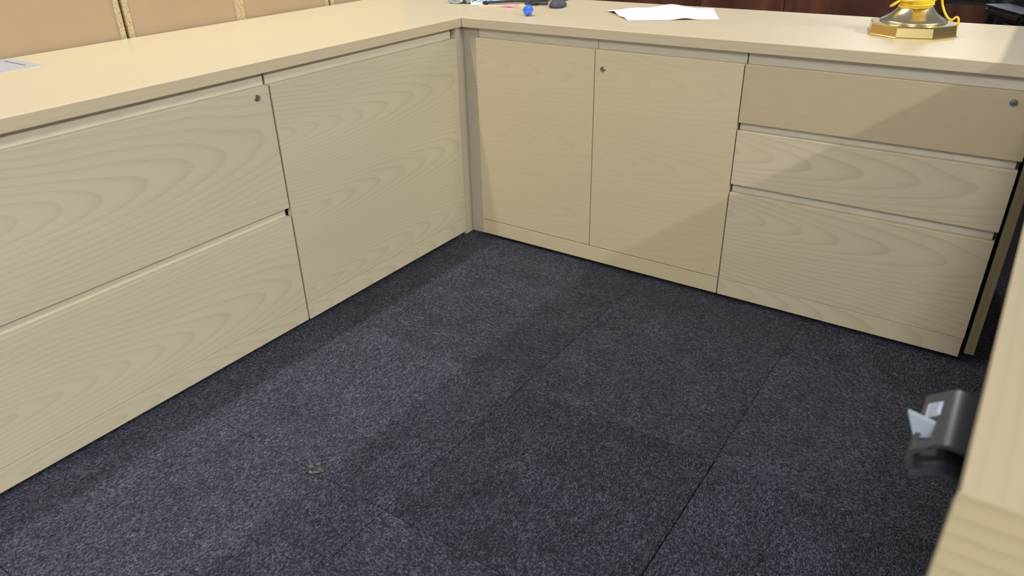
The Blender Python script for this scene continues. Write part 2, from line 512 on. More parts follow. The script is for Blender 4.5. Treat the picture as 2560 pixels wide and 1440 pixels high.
# --- left run: two-drawer lateral file
fx = FL - 0.003
c1 = thing('file_cabinet', (fx - 0.27, -1.21, 0), 'low two-drawer ash file cabinet under the worktop against the tan backs', 'cabinet')
ya, yb = -1.66, -0.7592
carcass(c1, (fx - DEPTH, RX - 0.0145), (ya + 0.002, yb - 0.002))
d = box('drawer', (fx - FT, fx), (ya, yb), (0.3548, 0.6755), M['front'], c1, 1, u0=-1.62, v0=0.545, leaf=0.30)
lock(d, (fx, -0.7972, 0.6511), 'X')
box('drawer', (fx - FT, fx), (ya, yb), (0.0640, 0.3300), M['front'], c1, 1, u0=-1.50, v0=0.15, leaf=0.27)
box('plinth', (fx - FT, fx), (ya, yb), (0.0125, 0.0628), M['front'], c1, 1, u0=-1.3, v0=0.02, leaf=0.3)
box('grip_rail', (RX - 0.014, RX), (ya + 0.004, yb - 0.0012), (0.640, CT - 0.0005), M['rail'], c1, 1, u0=0.2, v0=0.66)
box('grip_rail', (RX - 0.014, RX), (ya + 0.018, yb - 0.0030), (0.300, 0.400), M['rail'], c1, 1, u0=-1.2, v0=0.31)
box('support_block', (fx - DEPTH, fx - FT - 0.04), (ya + 0.04, yb - 0.04), (0.0, 0.010), M['dark_side'], c1)

# --- left run: single-door unit
c2 = thing('door_cabinet', (FL - 0.27, -0.39, 0), 'low ash cabinet with one wide strongly figured door beside the inner corner', 'cabinet')
ya, yb = -0.7555, -0.0222
carcass(c2, (FL - DEPTH, RX - 0.0145), (ya + 0.002, yb - 0.002))
box('door', (FL - FT, FL), (ya, yb), (0.0645, 0.6755), M['front'], c2, 1, u0=-0.86, v0=0.545, leaf=0.22)
box('plinth', (FL - FT, FL), (ya, yb), (0.0130, 0.0632), M['front'], c2, 1, u0=-0.9, v0=0.03, leaf=0.26)
box('grip_rail', (RX - 0.014, RX), (ya + 0.0012, -0.0258), (0.640, CT - 0.0005), M['rail'], c2, 1, u0=-1.2, v0=0.63, leaf=0.12)
box('support_block', (FL - DEPTH, FL - FT - 0.04), (ya + 0.04, yb - 0.04), (0.0, 0.010), M['dark_side'], c2)

# --- corner filler: two strips meeting in the inner corner
cf = thing('corner_filler', (0.0, 0.02, 0), 'narrow ash corner filler strips between the two cabinet runs', 'filler')
box('filler_strip', (FL - 0.022, FL - 0.004), (-0.0208, 0.0243), (0.0, CT - 0.0005), M['filler'], cf, 1, u0=0.1, v0=0.2, bev=0.0001)
box('filler_strip', (FL - 0.022, 0.0480), (0.0243, 0.0400), (0.0, CT - 0.0005), M['filler'], cf, 0, u0=0.1, v0=0.1, bev=0.0001)

# --- right run: two-door cupboard
c3 = thing('door_cabinet', (0.48, FR + 0.27, 0), 'low pale two-door cupboard under the worktop below the white paper', 'cabinet')
x1_, x2_, x3_, x4_ = 0.0492, 0.4759, 0.9097, 1.5467
carcass(c3, (x1_ + 0.001, x3_ - 0.001), (FR + FT + 0.0165, FR + DEPTH), back_axis=1)
box('door', (x1_, x2_ - GAP), (FR, FR + FT), (0.0640, 0.6767), M['door'], c3, 0, u0=-0.05, v0=0.60, leaf=0.22)
d = box('door', (x2_ + GAP, x3_ - 0.0015), (FR, FR + FT), (0.0640, 0.6767), M['door'], c3, 0, u0=0.42, v0=0.60, leaf=0.24)
lock(d, (0.5024, FR, 0.6248), 'Y')
box('plinth', (x1_ + 0.0005, x3_ - 0.0018), (FR - 0.0005, FR + FT), (0.0115, 0.0615), M['door'], c3, 0, u0=0.1, v0=0.1)
RY = FR + 0.0186
box('grip_rail', (x1_ + 0.0002, x2_ - 0.0006), (RY, RY + 0.014), (0.640, CT - 0.0012), M['rail'], c3, 0, u0=0.0, v0=0.65)
box('grip_rail', (x2_ + 0.0008, x3_ - 0.0016), (RY, RY + 0.014), (0.640, CT - 0.0022), M['rail'], c3, 0, u0=0.7, v0=0.66)
box('support_block', (x1_ + 0.05, x3_ - 0.05), (FR + FT + 0.05, FR + DEPTH - 0.02), (0.0, 0.010), M['dark_side'], c3)

# --- right run: three-drawer pedestal
c4 = thing('drawer_cabinet', (1.23, FR + 0.27, 0), 'low three-drawer ash cabinet under the worktop below the brass lamp', 'cabinet')
carcass(c4, (x3_ + 0.0015, x4_ - 0.0035), (FR + FT + 0.0165, FR + DEPTH), M['dark_side'], 1)
d = box('drawer', (x3_ + 0.0015, x4_ + 0.004), (FR, FR + FT), (0.5270, 0.6767), M['drawer'], c4, 0, u0=0.7, v0=0.60, leaf=0.26)
lock(d, (1.5031, FR, 0.6524), 'Y')
box('drawer', (x3_ + 0.0015, x4_ + 0.002), (FR, FR + FT), (0.3555, 0.5050), M['front_warm'], c4, 0, u0=0.72, v0=0.448, leaf=0.24)
box('drawer', (x3_ + 0.0015, x4_ + 0.000), (FR, FR + FT), (0.0640, 0.3300), M['front_warm'], c4, 0, u0=0.82, v0=0.262, leaf=0.24)
box('plinth', (x3_ + 0.0015, x4_ - 0.001), (FR, FR + FT), (0.0110, 0.0630), M['front_warm'], c4, 0, u0=0.82, v0=0.03, leaf=0.3)
box('grip_rail', (x3_ + 0.0018, 1.545), (RY, RY + 0.014), (0.640, CT - 0.0035), M['rail'], c4, 0, u0=0.7, v0=0.62)
box('grip_rail', (x3_ + 0.0018, 1.542), (RY, RY + 0.014), (0.480, 0.560), M['rail'], c4, 0, u0=0.3, v0=0.50)
box('grip_rail', (x3_ + 0.0018, 1.541), (RY, RY + 0.014), (0.300, 0.400), M['rail'], c4, 0, u0=0.1, v0=0.32)
box('support_block', (x3_ + 0.05, x4_ - 0.05), (FR + FT + 0.05, FR + DEPTH - 0.02), (0.0, 0.010), M['dark_side'], c4)

# --- panel leg right of the drawers
tag(box('panel_leg', (1.5560, 1.5790), (0.0520, 0.530), (0.0, CT - 0.0005), M['desk_end'], None, 2, u0=0.1, v0=0.1, bev=0.002),
    'narrow upright ash panel leg beside the three-drawer cabinet', 'panel leg')

# ------------------------------------------------------------------ worktops
tag(box('worktop', (-0.615, -0.0011), (-1.68, 0.545), (CT, H), M['top'], None, 1, bev=0.0020, u0=0.3, v0=0.0),
    'long pale ash worktop running along the tan cabinet backs', 'worktop')
tag(box('worktop', (0.0011, 2.27), (0.0, 0.545), (CT, H), M['top'], None, 0, bev=0.0020, u0=0.8, v0=0.37),
    'long pale ash worktop carrying the brass lamp and white paper', 'worktop')

# near desk: top mitred into an end panel, slightly out of square with the run
nd = thing('desk', (1.5415, -1.4742, 0), 'pale ash desk with a full-height end panel and a black lever bracket below its edge', 'desk')
ND_ROT = (Vector((1.5415, -1.4742, 0)), math.radians(-1.05), 'Z')


def extrude_yz(name, poly, xs, mat, parent, axis, u0=0, v0=0, bev=0.001, skip=None):
    bm = bmesh.new()
    a = [bm.verts.new((xs[0], y, z)) for y, z in poly]; b = [bm.verts.new((xs[1], y, z)) for y, z in poly]
    n = len(poly)
    for k in range(n): bm.faces.new((a[k], a[(k + 1) % n], b[(k + 1) % n], b[k]))
    bm.faces.new(a[::-1]); bm.faces.new(b)
    bmesh.ops.recalc_face_normals(bm, faces=bm.faces)
    bmesh.ops.bevel(bm, geom=bm.edges[:], offset=bev, segments=2, profile=0.5, affect='EDGES', clamp_overlap=True)
    grain_uv(bm, axis, u0, v0)
    bmesh.ops.rotate(bm, cent=ND_ROT[0], matrix=Matrix.Rotation(ND_ROT[1], 3, 'Z'), verts=bm.verts)
    return finish(name, bm, mat, parent)


yn = -1.4742
extrude_yz('desk_top', [(yn, H), (yn + T, CT), (-0.032, CT), (-0.032, H)], (1.5415, 2.235), M['desk_top'], nd, 1, 0.2, 1.5)
extrude_yz('end_panel', [(yn, H), (yn, 0.0), (yn + T, 0.0), (yn + T, CT)], (1.5400, 2.235), M['desk_end'], nd, 0, 1.0, 0.45)
box('end_panel', (2.05, 2.20), (-0.075, -0.05), (0.0, CT), M['desk_end'], nd, 2)

# ------------------------------------------------------------------ partition beyond the near desk
pt = thing('partition', (2.34, -0.5, 0), 'grey fabric office partition standing along the far side of the near desk', 'partition')
PZ = H + (2.32 - 1.446) * 0.7600
box('fabric_panel', (2.32, 2.36), (-2.3, 1.25), (0.05, PZ - 0.02), M['fabric'], pt, bev=0.003)
box('top_trim', (2.32, 2.362), (-2.3, 1.25), (PZ - 0.02, PZ), M['alu'], pt, bev=0.001)
for yy in (-2.25, 1.17):
    box('foot', (2.22, 2.46), (yy, yy + 0.05), (0.0, 0.05), M['alu'], pt, bev=0.004)

# ------------------------------------------------------------------ cabinets seen from behind, along the left worktop
def back_cabinet(ya, yb, label):
    t = thing('storage_cabinet', (-0.82, (ya + yb) / 2, 0), label, 'cabinet', 'cabinets turned with their backs to the worktop')
    xf, xb, h = -0.620, -1.02, 1.30
    s = 0.0165
    box('side_panel', (xb, xf), (ya, ya + s), (0, h), M['chip'], t, 2, bev=0.0004)
    box('side_panel', (xb, xf), (yb - s, yb), (0, h), M['chip'], t, 2, bev=0.0004)
    box('back_panel', (xf - 0.0065, xf - 0.0035), (ya + s, yb - s), (0.02, h - 0.02), M['tan'], t, 2, bev=0)
    box('top_panel', (xb, xf), (ya + s, yb - s), (h - 0.02, h), M['chip'], t, 2, bev=0.0004)
    box('bottom_panel', (xb, xf), (ya + s, yb - s), (0, 0.02), M['chip'], t, 2, bev=0.0004)
    box('door', (xb - 0.02, xb - 0.001), (ya + 0.002, yb - 0.002), (0.02, h - 0.002), M['front'], t, 1)
    return t


back_cabinet(-1.1250, -0.7420, 'tan-backed cabinet standing beside the silver cable port')
back_cabinet(-0.7320, -0.3505, 'tan-backed cabinet between the wide dark gap and the double chipboard strip')
back_cabinet(-0.3503, 0.0270, 'tan-backed cabinet between the double chipboard strip and the far narrow gap')
back_cabinet(0.0375, 0.4150, 'tan-backed cabinet at the end of the row behind the plastic bag')

# ------------------------------------------------------------------ cable port in the left worktop
cp = thing('cable_port', (-0.50, -1.25, H), 'silver flush cable port with a hinged flap set in the worktop', 'cable port')


def frame(name, xs, ys, zs, wd, mat, parent):
    bm = bmesh.new()
    x0, x1 = xs; y0, y1 = ys
    cuboid(bm, x0, x1, y0, y0 + wd, *zs); cuboid(bm, x0, x1, y1 - wd, y1, *zs)
    cuboid(bm, x0, x0 + wd * .7, y0 + wd, y1 - wd, *zs); cuboid(bm, x1 - wd, x1, y0 + wd, y1 - wd, *zs)
    bmesh.ops.recalc_face_normals(bm, faces=bm.faces)
    return finish(name, bm, mat, parent)


frame('frame', (-0.588, -0.440), (-1.40, -1.068), (H, H + 0.0028), 0.022, M['silver'], cp)
fl = box('flap', (-0.571, -0.4635), (-1.372, -1.0935), (H, H + 0.0022), M['silver'], cp, bev=0.0006)
box('flap_gap', (-0.571, -0.4635), (-1.0932, -1.0902), (H, H + 0.0006), M['silver_dk'], cp, bev=0)

# ------------------------------------------------------------------ brass lamp
LC = Vector((1.2350, 0.3030, H))
bl = thing('table_lamp', LC, 'brass table lamp with octagonal foot, crystal stem and yellow cord wound round its neck', 'lamp')


def octa(bm, rows, rot, c):
    rings = []
    for r, z in rows:
        rings.append([bm.verts.new((c.x + r * math.cos(rot + math.pi / 4 * k), c.y + r * math.sin(rot + math.pi / 4 * k), c.z + z)) for k in range(8)])
    for a, b in zip(rings, rings[1:]):
        for k in range(8): bm.faces.new((a[k], a[(k + 1) % 8], b[(k + 1) % 8], b[k]))
    bm.faces.new(rings[0][::-1]); bm.faces.new(rings[-1])


bm = bmesh.new()
R8 = 0.1075
octa(bm, [(R8 + 0.003, 0.0), (R8 + 0.003, 0.0022), (R8, 0.0035), (R8 - 0.003, 0.025), (R8 - 0.006, 0.0275), (0.070, 0.0305)], math.radians(12.5 + 22.5), LC)
bmesh.ops.recalc_face_normals(bm, faces=bm.faces)
finish('foot', bm, M['brass'], bl)
bm = bmesh.new()
prof = [(0.0, 0.0290), (0.079, 0.0290), (0.0785, 0.0325), (0.076, 0.0350), (0.066, 0.0400), (0.055, 0.0475), (0.0455, 0.0570), (0.0385, 0.0680), (0.0340, 0.0790), (0.0325, 0.0850), (0.0290, 0.0880), (0.0200, 0.0900), (0.0, 0.0900)]
lathe(bm, prof, LC, 'Z', 48)
bmesh.ops.recalc_face_normals(bm, faces=bm.faces)
finish('neck', bm, M['brass_pale'], bl, True)
bm = bmesh.new()
rows = []
n = 16
ring = []
for z in (0.0895, 0.36):
    ring.append([bm.verts.new((LC.x + (0.0205 if k % 2 else 0.0180) * math.cos(2 * math.pi * k / n), LC.y + (0.0205 if k % 2 else 0.0180) * math.sin(2 * math.pi * k / n), LC.z + z)) for k in range(n)])
for k in range(n): bm.faces.new((ring[0][k], ring[0][(k + 1) % n], ring[1][(k + 1) % n], ring[1][k]))
bm.faces.new(ring[0][::-1]); bm.faces.new(ring[1])
bmesh.ops.recalc_face_normals(bm, faces=bm.faces)
finish('stem', bm, M['glass'], bl)
bm = bmesh.new()
lathe(bm, [(0, 0.36), (0.026, 0.36), (0.026, 0.368), (0.018, 0.374), (0.018, 0.43), (0.0, 0.43)], LC, 'Z', 24)
bmesh.ops.recalc_face_normals(bm, faces=bm.faces)
finish('lamp_holder', bm, M['brass'], bl, False)
# cord: turns round the neck and a free loop behind
bm = bmesh.new()
pts = []
for k in range(0, 100):
    a = k * 2 * math.pi / 24 + 2.2
    tnum = k / 24
    rr = 0.0385 + 0.003 * math.sin(a * 1.7 + 1) + (0.013 if math.sin(a + 2.6) > 0.85 else 0)
    pts.append((LC.x + rr * math.cos(a), LC.y + rr * math.sin(a), LC.z + 0.069 + 0.0050 * tnum + 0.005 * math.sin(a + 0.6)))
tube(bm, pts, 0.0029, 7)
loop = [(-0.030, -0.020, 0.086), (-0.048, -0.030, 0.070), (-0.056, -0.022, 0.066), (-0.046, -0.012, 0.074), (-0.034, -0.014, 0.080)]
tube(bm, catmull([LC + Vector(q) for q in loop], 6), 0.0029, 7)
lp2 = [(-0.034, -0.006, 0.086), (-0.047, -0.008, 0.098), (-0.046, -0.006, 0.125), (-0.036, -0.004, 0.150), (-0.030, -0.006, 0.125), (-0.031, -0.012, 0.098), (-0.034, -0.020, 0.084)]
tube(bm, catmull([LC + Vector(q) for q in lp2], 6), 0.0029, 7)
lp3 = [(0.028, -0.022, 0.084), (0.041, -0.018, 0.090), (0.044, -0.008, 0.098), (0.036, -0.004, 0.112), (0.028, -0.014, 0.120), (0.026, -0.022, 0.108), (0.034, -0.018, 0.096)]
tube(bm, catmull([LC + Vector(q) for q in lp3], 6), 0.0029, 7)
drop = [(1.262, 0.335, 0.90), (1.268, 0.42, 0.852), (1.275, 0.45, 0.801), (1.285, 0.45, 0.776), (1.298, 0.45, 0.758), (1.309, 0.45, 0.753), (1.317, 0.45, 0.760), (1.3235, 0.45, 0.757), (1.3255, 0.452, 0.742), (1.318, 0.462, 0.7385), (1.295, 0.468, 0.7382), (1.25, 0.455, 0.7382), (1.21, 0.47, 0.7382)]
tube(bm, catmull(drop, 7), 0.0030, 7)
bmesh.ops.recalc_face_normals(bm, faces=bm.faces)
cordo = finish('cord', bm, M['cord'], bl)
cordo['label'] = 'yellow flex wound round the brass neck'

# ------------------------------------------------------------------ paper on the right worktop
def paper(name, c00, c10, c11, c01, hf, mat, nu=28, nv=20, th=0.0002):
    bm = bmesh.new()
    P = [Vector(q) for q in (c00, c10, c11, c01)]
    g = {}
    for s in (0, 1):
        for i in range(nu + 1):
            for j in range(nv + 1):
                a, b = i / nu, j / nv
                p = P[0] * (1 - a) * (1 - b) + P[1] * a * (1 - b) + P[2] * a * b + P[3] * (1 - a) * b
                g[s, i, j] = bm.verts.new((p.x, p.y, H + 0.0006 + hf(a, b) + th * s))
    for s in (0, 1):
        for i in range(nu):
            for j in range(nv):
                f = [g[s, i, j], g[s, i + 1, j], g[s, i + 1, j + 1], g[s, i, j + 1]]
                bm.faces.new(f if s else f[::-1])
    for i in range(nu):
        bm.faces.new((g[0, i, 0], g[0, i + 1, 0], g[1, i + 1, 0], g[1, i, 0])); bm.faces.new((g[0, i, nv], g[1, i, nv], g[1, i + 1, nv], g[0, i + 1, nv]))
    for j in range(nv):
        bm.faces.new((g[0, 0, j], g[1, 0, j], g[1, 0, j + 1], g[0, 0, j + 1])); bm.faces.new((g[0, nu, j], g[0, nu, j + 1], g[1, nu, j + 1], g[1, nu, j]))
    bmesh.ops.recalc_face_normals(bm, faces=bm.faces)
    return finish(name, bm, mat, None, True)


def bump_(a, b, ca, cb, wa, wb):
    return math.exp(-((a - ca) / wa) ** 2 - ((b - cb) / wb) ** 2)


def hf(a, b):
    # a along the front edge, b towards the back
    z = 0.015 * bump_(a, b, 0.60, 1.0, 0.16, 0.34) + 0.007 * bump_(a, b, 0.28, 0.9, 0.14, 0.5)
    z += 0.009 * bump_(a, b, 0.0, 0.62, 0.10, 0.17) + 0.004 * bump_(a, b, 0.0, 0.2, 0.1, 0.12)
    z += 0.0045 * bump_(a, b, 0.62, 0.0, 0.10, 0.10) + 0.004 * max(0, 1 - abs((b - 0.10 - 0.45 * (a - 0.4)) / 0.05)) * (0.4 < a < 0.95)
    return z


tag(paper('paper_sheet', (0.495, 0.169), (0.723, 0.307), (0.623, 0.523), (0.335, 0.330), hf, M['paper']),
    'crumpled white paper sheet lying on the worktop', 'paper')

# ------------------------------------------------------------------ small things near the worktop corner
def crumple(name, c, rx, ry, rz, mat, seed, amp=0.3, sub=2, flat=True, floorz=None, tiltz=0):
    rnd = random.Random(seed)
    bm = bmesh.new()
    bmesh.ops.create_icosphere(bm, subdivisions=sub, radius=1)
    for v in bm.verts:
        k = 1 + rnd.uniform(-amp, amp)
        x, y, z = v.co.x * rx * k, v.co.y * ry * k, v.co.z * rz * k
        ca, sa = math.cos(tiltz), math.sin(tiltz)
        v.co = Vector(c) + Vector((ca * x - sa * y, sa * x + ca * y, z))
    if floorz is not None:
        for v in bm.verts: v.co.z = max(v.co.z, floorz)
    return finish(name, bm, mat, None, not flat)


cb = (0.1715, 0.124, H + 0.016)
rnd = random.Random(3)
bm = bmesh.new()
bmesh.ops.create_icosphere(bm, subdivisions=2, radius=1)
for v in bm.verts:
    k = 1 + rnd.uniform(-0.24, 0.14)
    zz = v.co.z
    taper = 1.0 - 0.45 * max(0, zz)
    v.co = Vector((cb[0] + v.co.x * 0.0175 * k * taper, cb[1] + v.co.y * 0.0165 * k * taper, max(H + 0.0003, cb[2] + 0.001 + zz * 0.0185 * k)))
wr = finish('crumpled_wrapper', bm, M['blue'], None, False)
tag(wr, 'crumpled shiny blue foil wrapper standing on the worktop', 'wrapper')

# pale card sheet under the bar
bm = bmesh.new()
pl = [(-0.0924, 0.2183), (0.040, 0.300), (0.050, 0.330), (-0.105, 0.246)]
a = [bm.verts.new((x, y, H + 0.0002)) for x, y in pl]; b = [bm.verts.new((x, y, H + 0.0034)) for x, y in pl]
for k in range(4): bm.faces.new((a[k], a[(k + 1) % 4], b[(k + 1) % 4], b[k]))
bm.faces.new(a[::-1]); bm.faces.new(b)
bmesh.ops.recalc_face_normals(bm, faces=bm.faces)
tag(finish('card_strip', bm, M['card'], None), 'thin beige strip of card lying in front of the long black bar', 'card')

# black bar
br = thing('black_bar', (0.0, 0.37, H), 'long slim black plastic bar lying across the worktop corner', 'bar')
P0 = Vector((-0.108, 0.262, H)); P1 = Vector((0.095, 0.505, H))
dv = (P1 - P0).normalized(); nv_ = Vector((-dv.y, dv.x, 0))


def obox(bm, p, q, half_w, z0, z1):
    d_ = (q - p).normalized(); n_ = Vector((-d_.y, d_.x, 0))
    lo = [p - n_ * half_w, q - n_ * half_w, q + n_ * half_w, p + n_ * half_w]
    A = [bm.verts.new((k.x, k.y, z0)) for k in lo]; B = [bm.verts.new((k.x, k.y, z1)) for k in lo]
    fs = [bm.faces.new((A[k], A[(k + 1) % 4], B[(k + 1) % 4], B[k])) for k in range(4)]
    fs += [bm.faces.new(A[::-1]), bm.faces.new(B)]
    return fs


bm = bmesh.new(); obox(bm, P0, P1, 0.006, H + 0.004, H + 0.0125)
bmesh.ops.recalc_face_normals(bm, faces=bm.faces)
bmesh.ops.bevel(bm, geom=bm.edges[:], offset=0.0015, segments=2, affect='EDGES')
finish('bar_body', bm, M['grey_dk'], br)
for p in (P0 + dv * 0.012, P1 - dv * 0.012):
    bm = bmesh.new(); obox(bm, p - dv * 0.006, p + dv * 0.006, 0.008, H, H + 0.0125)
    bmesh.ops.recalc_face_normals(bm, faces=bm.faces)
    bmesh.ops.bevel(bm, geom=bm.edges[:], offset=0.001, segments=1, affect='EDGES')
    finish('end_foot', bm, M['black'], br)

# black box with a grey band standing behind the bar
bx_ = thing('black_box', (0.0, 0.42, H), 'small black box with a grey front band behind the bar', 'box')
Q0 = Vector((-0.055, 0.405, 0)); Q1 = Vector((0.022, 0.475, 0))
bm = bmesh.new(); obox(bm, Q0, Q1, 0.03, H, H + 0.03)
bmesh.ops.recalc_face_normals(bm, faces=bm.faces)
bmesh.ops.bevel(bm, geom=bm.edges[:], offset=0.002, segments=2, affect='EDGES')
finish('box_body', bm, M['black'], bx_)
dd = (Q1 - Q0).normalized(); nn = Vector((dd.y, -dd.x, 0))
bm = bmesh.new(); obox(bm, Q0 + dd * 0.040 + nn * 0.031, Q0 + dd * 0.062 + nn * 0.031, 0.0012, H + 0.004, H + 0.026)
bmesh.ops.recalc_face_normals(bm, faces=bm.faces)
finish('front_band', bm, M['grey_lever'], bx_)

# black marker pen
mk = thing('marker_pen', (0.06, 0.31, H), 'short black marker pen lying between pink wrapper and mouse', 'pen')
A_ = Vector((0.030, 0.318, H + 0.0065)); B_ = Vector((0.098, 0.362, H + 0.0065))
bm = bmesh.new(); tube(bm, [A_, A_.lerp(B_, .05), A_.lerp(B_, .55)], [0.005, 0.0062, 0.0062], 14); bmesh.ops.recalc_face_normals(bm, faces=bm.faces)
finish('barrel', bm, M['black'], mk)
bm = bmesh.new(); tube(bm, [A_.lerp(B_, .55), A_.lerp(B_, .95), B_], [0.0052, 0.0050, 0.003], 14); bmesh.ops.recalc_face_normals(bm, faces=bm.faces)
finish('cap', bm, M['grey_dk'], mk)

# pink wrapper
pw = thing('sweet_wrapper', (0.02, 0.25, H), 'small twisted pink sweet wrapper beside the blue one', 'wrapper')
o = crumple('wrapper_body', (0.008, 0.258, H + 0.0055), 0.015, 0.007, 0.0055, M['pink'], 5, 0.25, 2, True, H + 0.0002, 0.3)
o.parent = pw; o.location = o.location - WL[pw.name]
for s in (-1, 1):
    bm = bmesh.new()
    c0 = Vector((0.008 + s * 0.014, 0.258 + s * 0.004, H + 0.005))
    fan = [bm.verts.new(c0 + Vector((s * (0.012 + 0.003 * (k % 2)), s * 0.004 + 0.004 * (k - 2), 0.004 * (k % 2) + (0.003 if s > 0 else 0)))) for k in range(5)]
    cc = bm.verts.new(c0); c2_ = bm.verts.new(c0 + Vector((0, 0, 0.001)))
    for k in range(4): bm.faces.new((cc, fan[k], fan[k + 1]))
    for k in range(4): bm.faces.new((c2_, fan[k + 1], fan[k]))
    finish('twist_end', bm, M['pink'], pw)

# computer mouse
ms = thing('computer_mouse', (0.140, 0.335, H), 'dark grey rounded computer mouse on the worktop behind the blue wrapper', 'mouse')
bm = bmesh.new()
bmesh.ops.create_uvsphere(bm, u_segments=28, v_segments=14, radius=1)
for v in bm.verts:
    x, y, z = v.co
    z = max(z, -0.25)
    yy = y * 0.050
    hh = 0.020 * (1 - 0.35 * (y > 0) * y)
    xx = x * (0.030 - 0.004 * math.cos(y * 3))
    ca, sa = math.cos(0.35), math.sin(0.35)
    v.co = Vector((0.146 + ca * xx - sa * yy, 0.345 + sa * xx + ca * yy, H + 0.0055 + z * hh))
bmesh.ops.recalc_face_normals(bm, faces=bm.faces)
finish('shell', bm, M['mouse'], ms, True)
bm = bmesh.new(); lathe(bm, [(0, -0.003), (0.008, -0.003), (0.008, 0.003), (0, 0.003)], (0.137, 0.372, H + 0.0185), 'X', 18)
bmesh.ops.recalc_face_normals(bm, faces=bm.faces)
finish('scroll_wheel', bm, M['black'], ms)

# plastic bag and sachet
def sheet_crumple(name, P, nu, nv, z0, amp, seed, mat, th=0.0004):
    rnd = random.Random(seed)
    bm = bmesh.new(); g = {}
    P = [Vector((*q, 0)) for q in P]
    hgt = {(i, j): abs(rnd.gauss(0, 1)) * amp for i in range(nu + 1) for j in range(nv + 1)}
    for i in range(nu + 1):
        for j in range(nv + 1):
            a, b = i / nu, j / nv
            p = P[0] * (1 - a) * (1 - b) + P[1] * a * (1 - b) + P[2] * a * b + P[3] * (1 - a) * b
            jit = Vector((rnd.uniform(-1, 1), rnd.uniform(-1, 1), 0)) * amp * 0.5
            for s in (0, 1):
                g[s, i, j] = bm.verts.new((p.x + jit.x, p.y + jit.y, z0 + hgt[i, j] + s * th))
    for s in (0, 1):
        for i in range(nu):
            for j in range(nv):
                f = [g[s, i, j], g[s, i + 1, j], g[s, i + 1, j + 1], g[s, i, j + 1]]
                bm.faces.new(f if s else f[::-1])
    for i in range(nu):
        bm.faces.new((g[0, i, 0], g[0, i + 1, 0], g[1, i + 1, 0], g[1, i, 0])); bm.faces.new((g[0, i, nv], g[1, i, nv], g[1, i + 1, nv], g[0, i + 1, nv]))
    for j in range(nv):
        bm.faces.new((g[0, 0, j], g[1, 0, j], g[1, 0, j + 1], g[0, 0, j + 1])); bm.faces.new((g[0, nu, j], g[0, nu, j + 1], g[1, nu, j + 1], g[1, nu, j]))
    bmesh.ops.recalc_face_normals(bm, faces=bm.faces)
    return finish(name, bm, mat, None, False)


tag(sheet_crumple('plastic_bag', [(-0.250, 0.245), (-0.170, 0.270), (-0.200, 0.400), (-0.300, 0.360)], 11, 10, H + 0.0006, 0.0085, 11, M['bag']),
    'crumpled grey-green plastic bag on the worktop near the corner', 'bag')
sc = thing('sachet', (-0.15, 0.30, H), 'flat white and blue sachet lying between the bag and the black bar', 'sachet')
bm = bmesh.new()
SQ = [Vector((-0.165, 0.262, H)), Vector((-0.085, 0.300, H)), Vector((-0.125, 0.400, H)), Vector((-0.205, 0.350, H))]
a = [bm.verts.new(q + Vector((0, 0, 0.0003))) for q in SQ]; b = [bm.verts.new(q + Vector((0, 0, 0.0045))) for q in SQ]
for k in range(4): bm.faces.new((a[k], a[(k + 1) % 4], b[(k + 1) % 4], b[k]))
bm.faces.new(a[::-1]); bm.faces.new(b)
bmesh.ops.recalc_face_normals(bm, faces=bm.faces)
bmesh.ops.bevel(bm, geom=[e for e in bm.edges if all(v.co.z > H + 0.004 for v in e.verts)], offset=0.004, segments=2, affect='EDGES')
finish('pouch', bm, M['sachet'], sc)
bm = bmesh.new()
e1 = (SQ[1] - SQ[0]).normalized(); e2 = (SQ[3] - SQ[0]).normalized()
for k in range(3):
    c0 = SQ[0] + e1 * (0.018 + 0.018 * k) + e2 * (0.030 + 0.012 * k)
    pts4 = [c0, c0 + e1 * 0.012, c0 + e1 * 0.018 + e2 * 0.045, c0 + e1 * 0.006 + e2 * 0.04]
    A = [bm.verts.new(q + Vector((0, 0, 0.0044))) for q in pts4]; B = [bm.verts.new(q + Vector((0, 0, 0.0049))) for q in pts4]
    for m_ in range(4): bm.faces.new((A[m_], A[(m_ + 1) % 4], B[(m_ + 1) % 4], B[m_]))
    bm.faces.new(A[::-1]); bm.faces.new(B)
bmesh.ops.recalc_face_normals(bm, faces=bm.faces)
finish('blue_print', bm, plain('pale_blue_print', (0.16, 0.34, 0.55), 0.4), sc)

# ------------------------------------------------------------------ scrap of clear film on the carpet
tag(sheet_crumple('plastic_scrap', [(0.446, -1.176), (0.474, -1.196), (0.494, -1.168), (0.462, -1.150)], 6, 5, 0.0006, 0.0055, 21, M['film']),
    'small crumpled scrap of clear plastic film lying on the carpet', 'plastic scrap')

# ------------------------------------------------------------------ black lever bracket below the near desk
bk = thing('lever_bracket', (1.56, -1.255, 0.70), 'black plastic bracket with grey lever and white label under the near desk edge', 'bracket')


def profile_y(bm, prof, y0, y1):
    a = [bm.verts.new((x, y0, z)) for x, z in prof]; b = [bm.verts.new((x, y1, z)) for x, z in prof]
    n = len(prof)
    for k in range(n): bm.faces.new((a[k], a[(k + 1) % n], b[(k + 1) % n], b[k]))
    bm.faces.new(a[::-1]); bm.faces.new(b)


def roof(xl, zl, xr, zr, xe, ze, th, soft=0.006):
    top = [(xl, zl), (xl + 0.004, zl + 0.0035), (xr - soft, zr - soft * .42), (xr - soft * .4, zr - 0.0007), (xr, zr), (xr + soft * .6, zr - 0.0004), (xr + soft * 1.4, zr - 0.0018), (xe, ze)]
    return top + [(x, z - th) for x, z in top[::-1]]


def bplace(name, bm, mat, smooth=False, parent=None):
    bmesh.ops.recalc_face_normals(bm, faces=bm.faces)
    return finish(name, bm, mat, parent or bk, smooth)


YN, YF = -1.300, -1.205
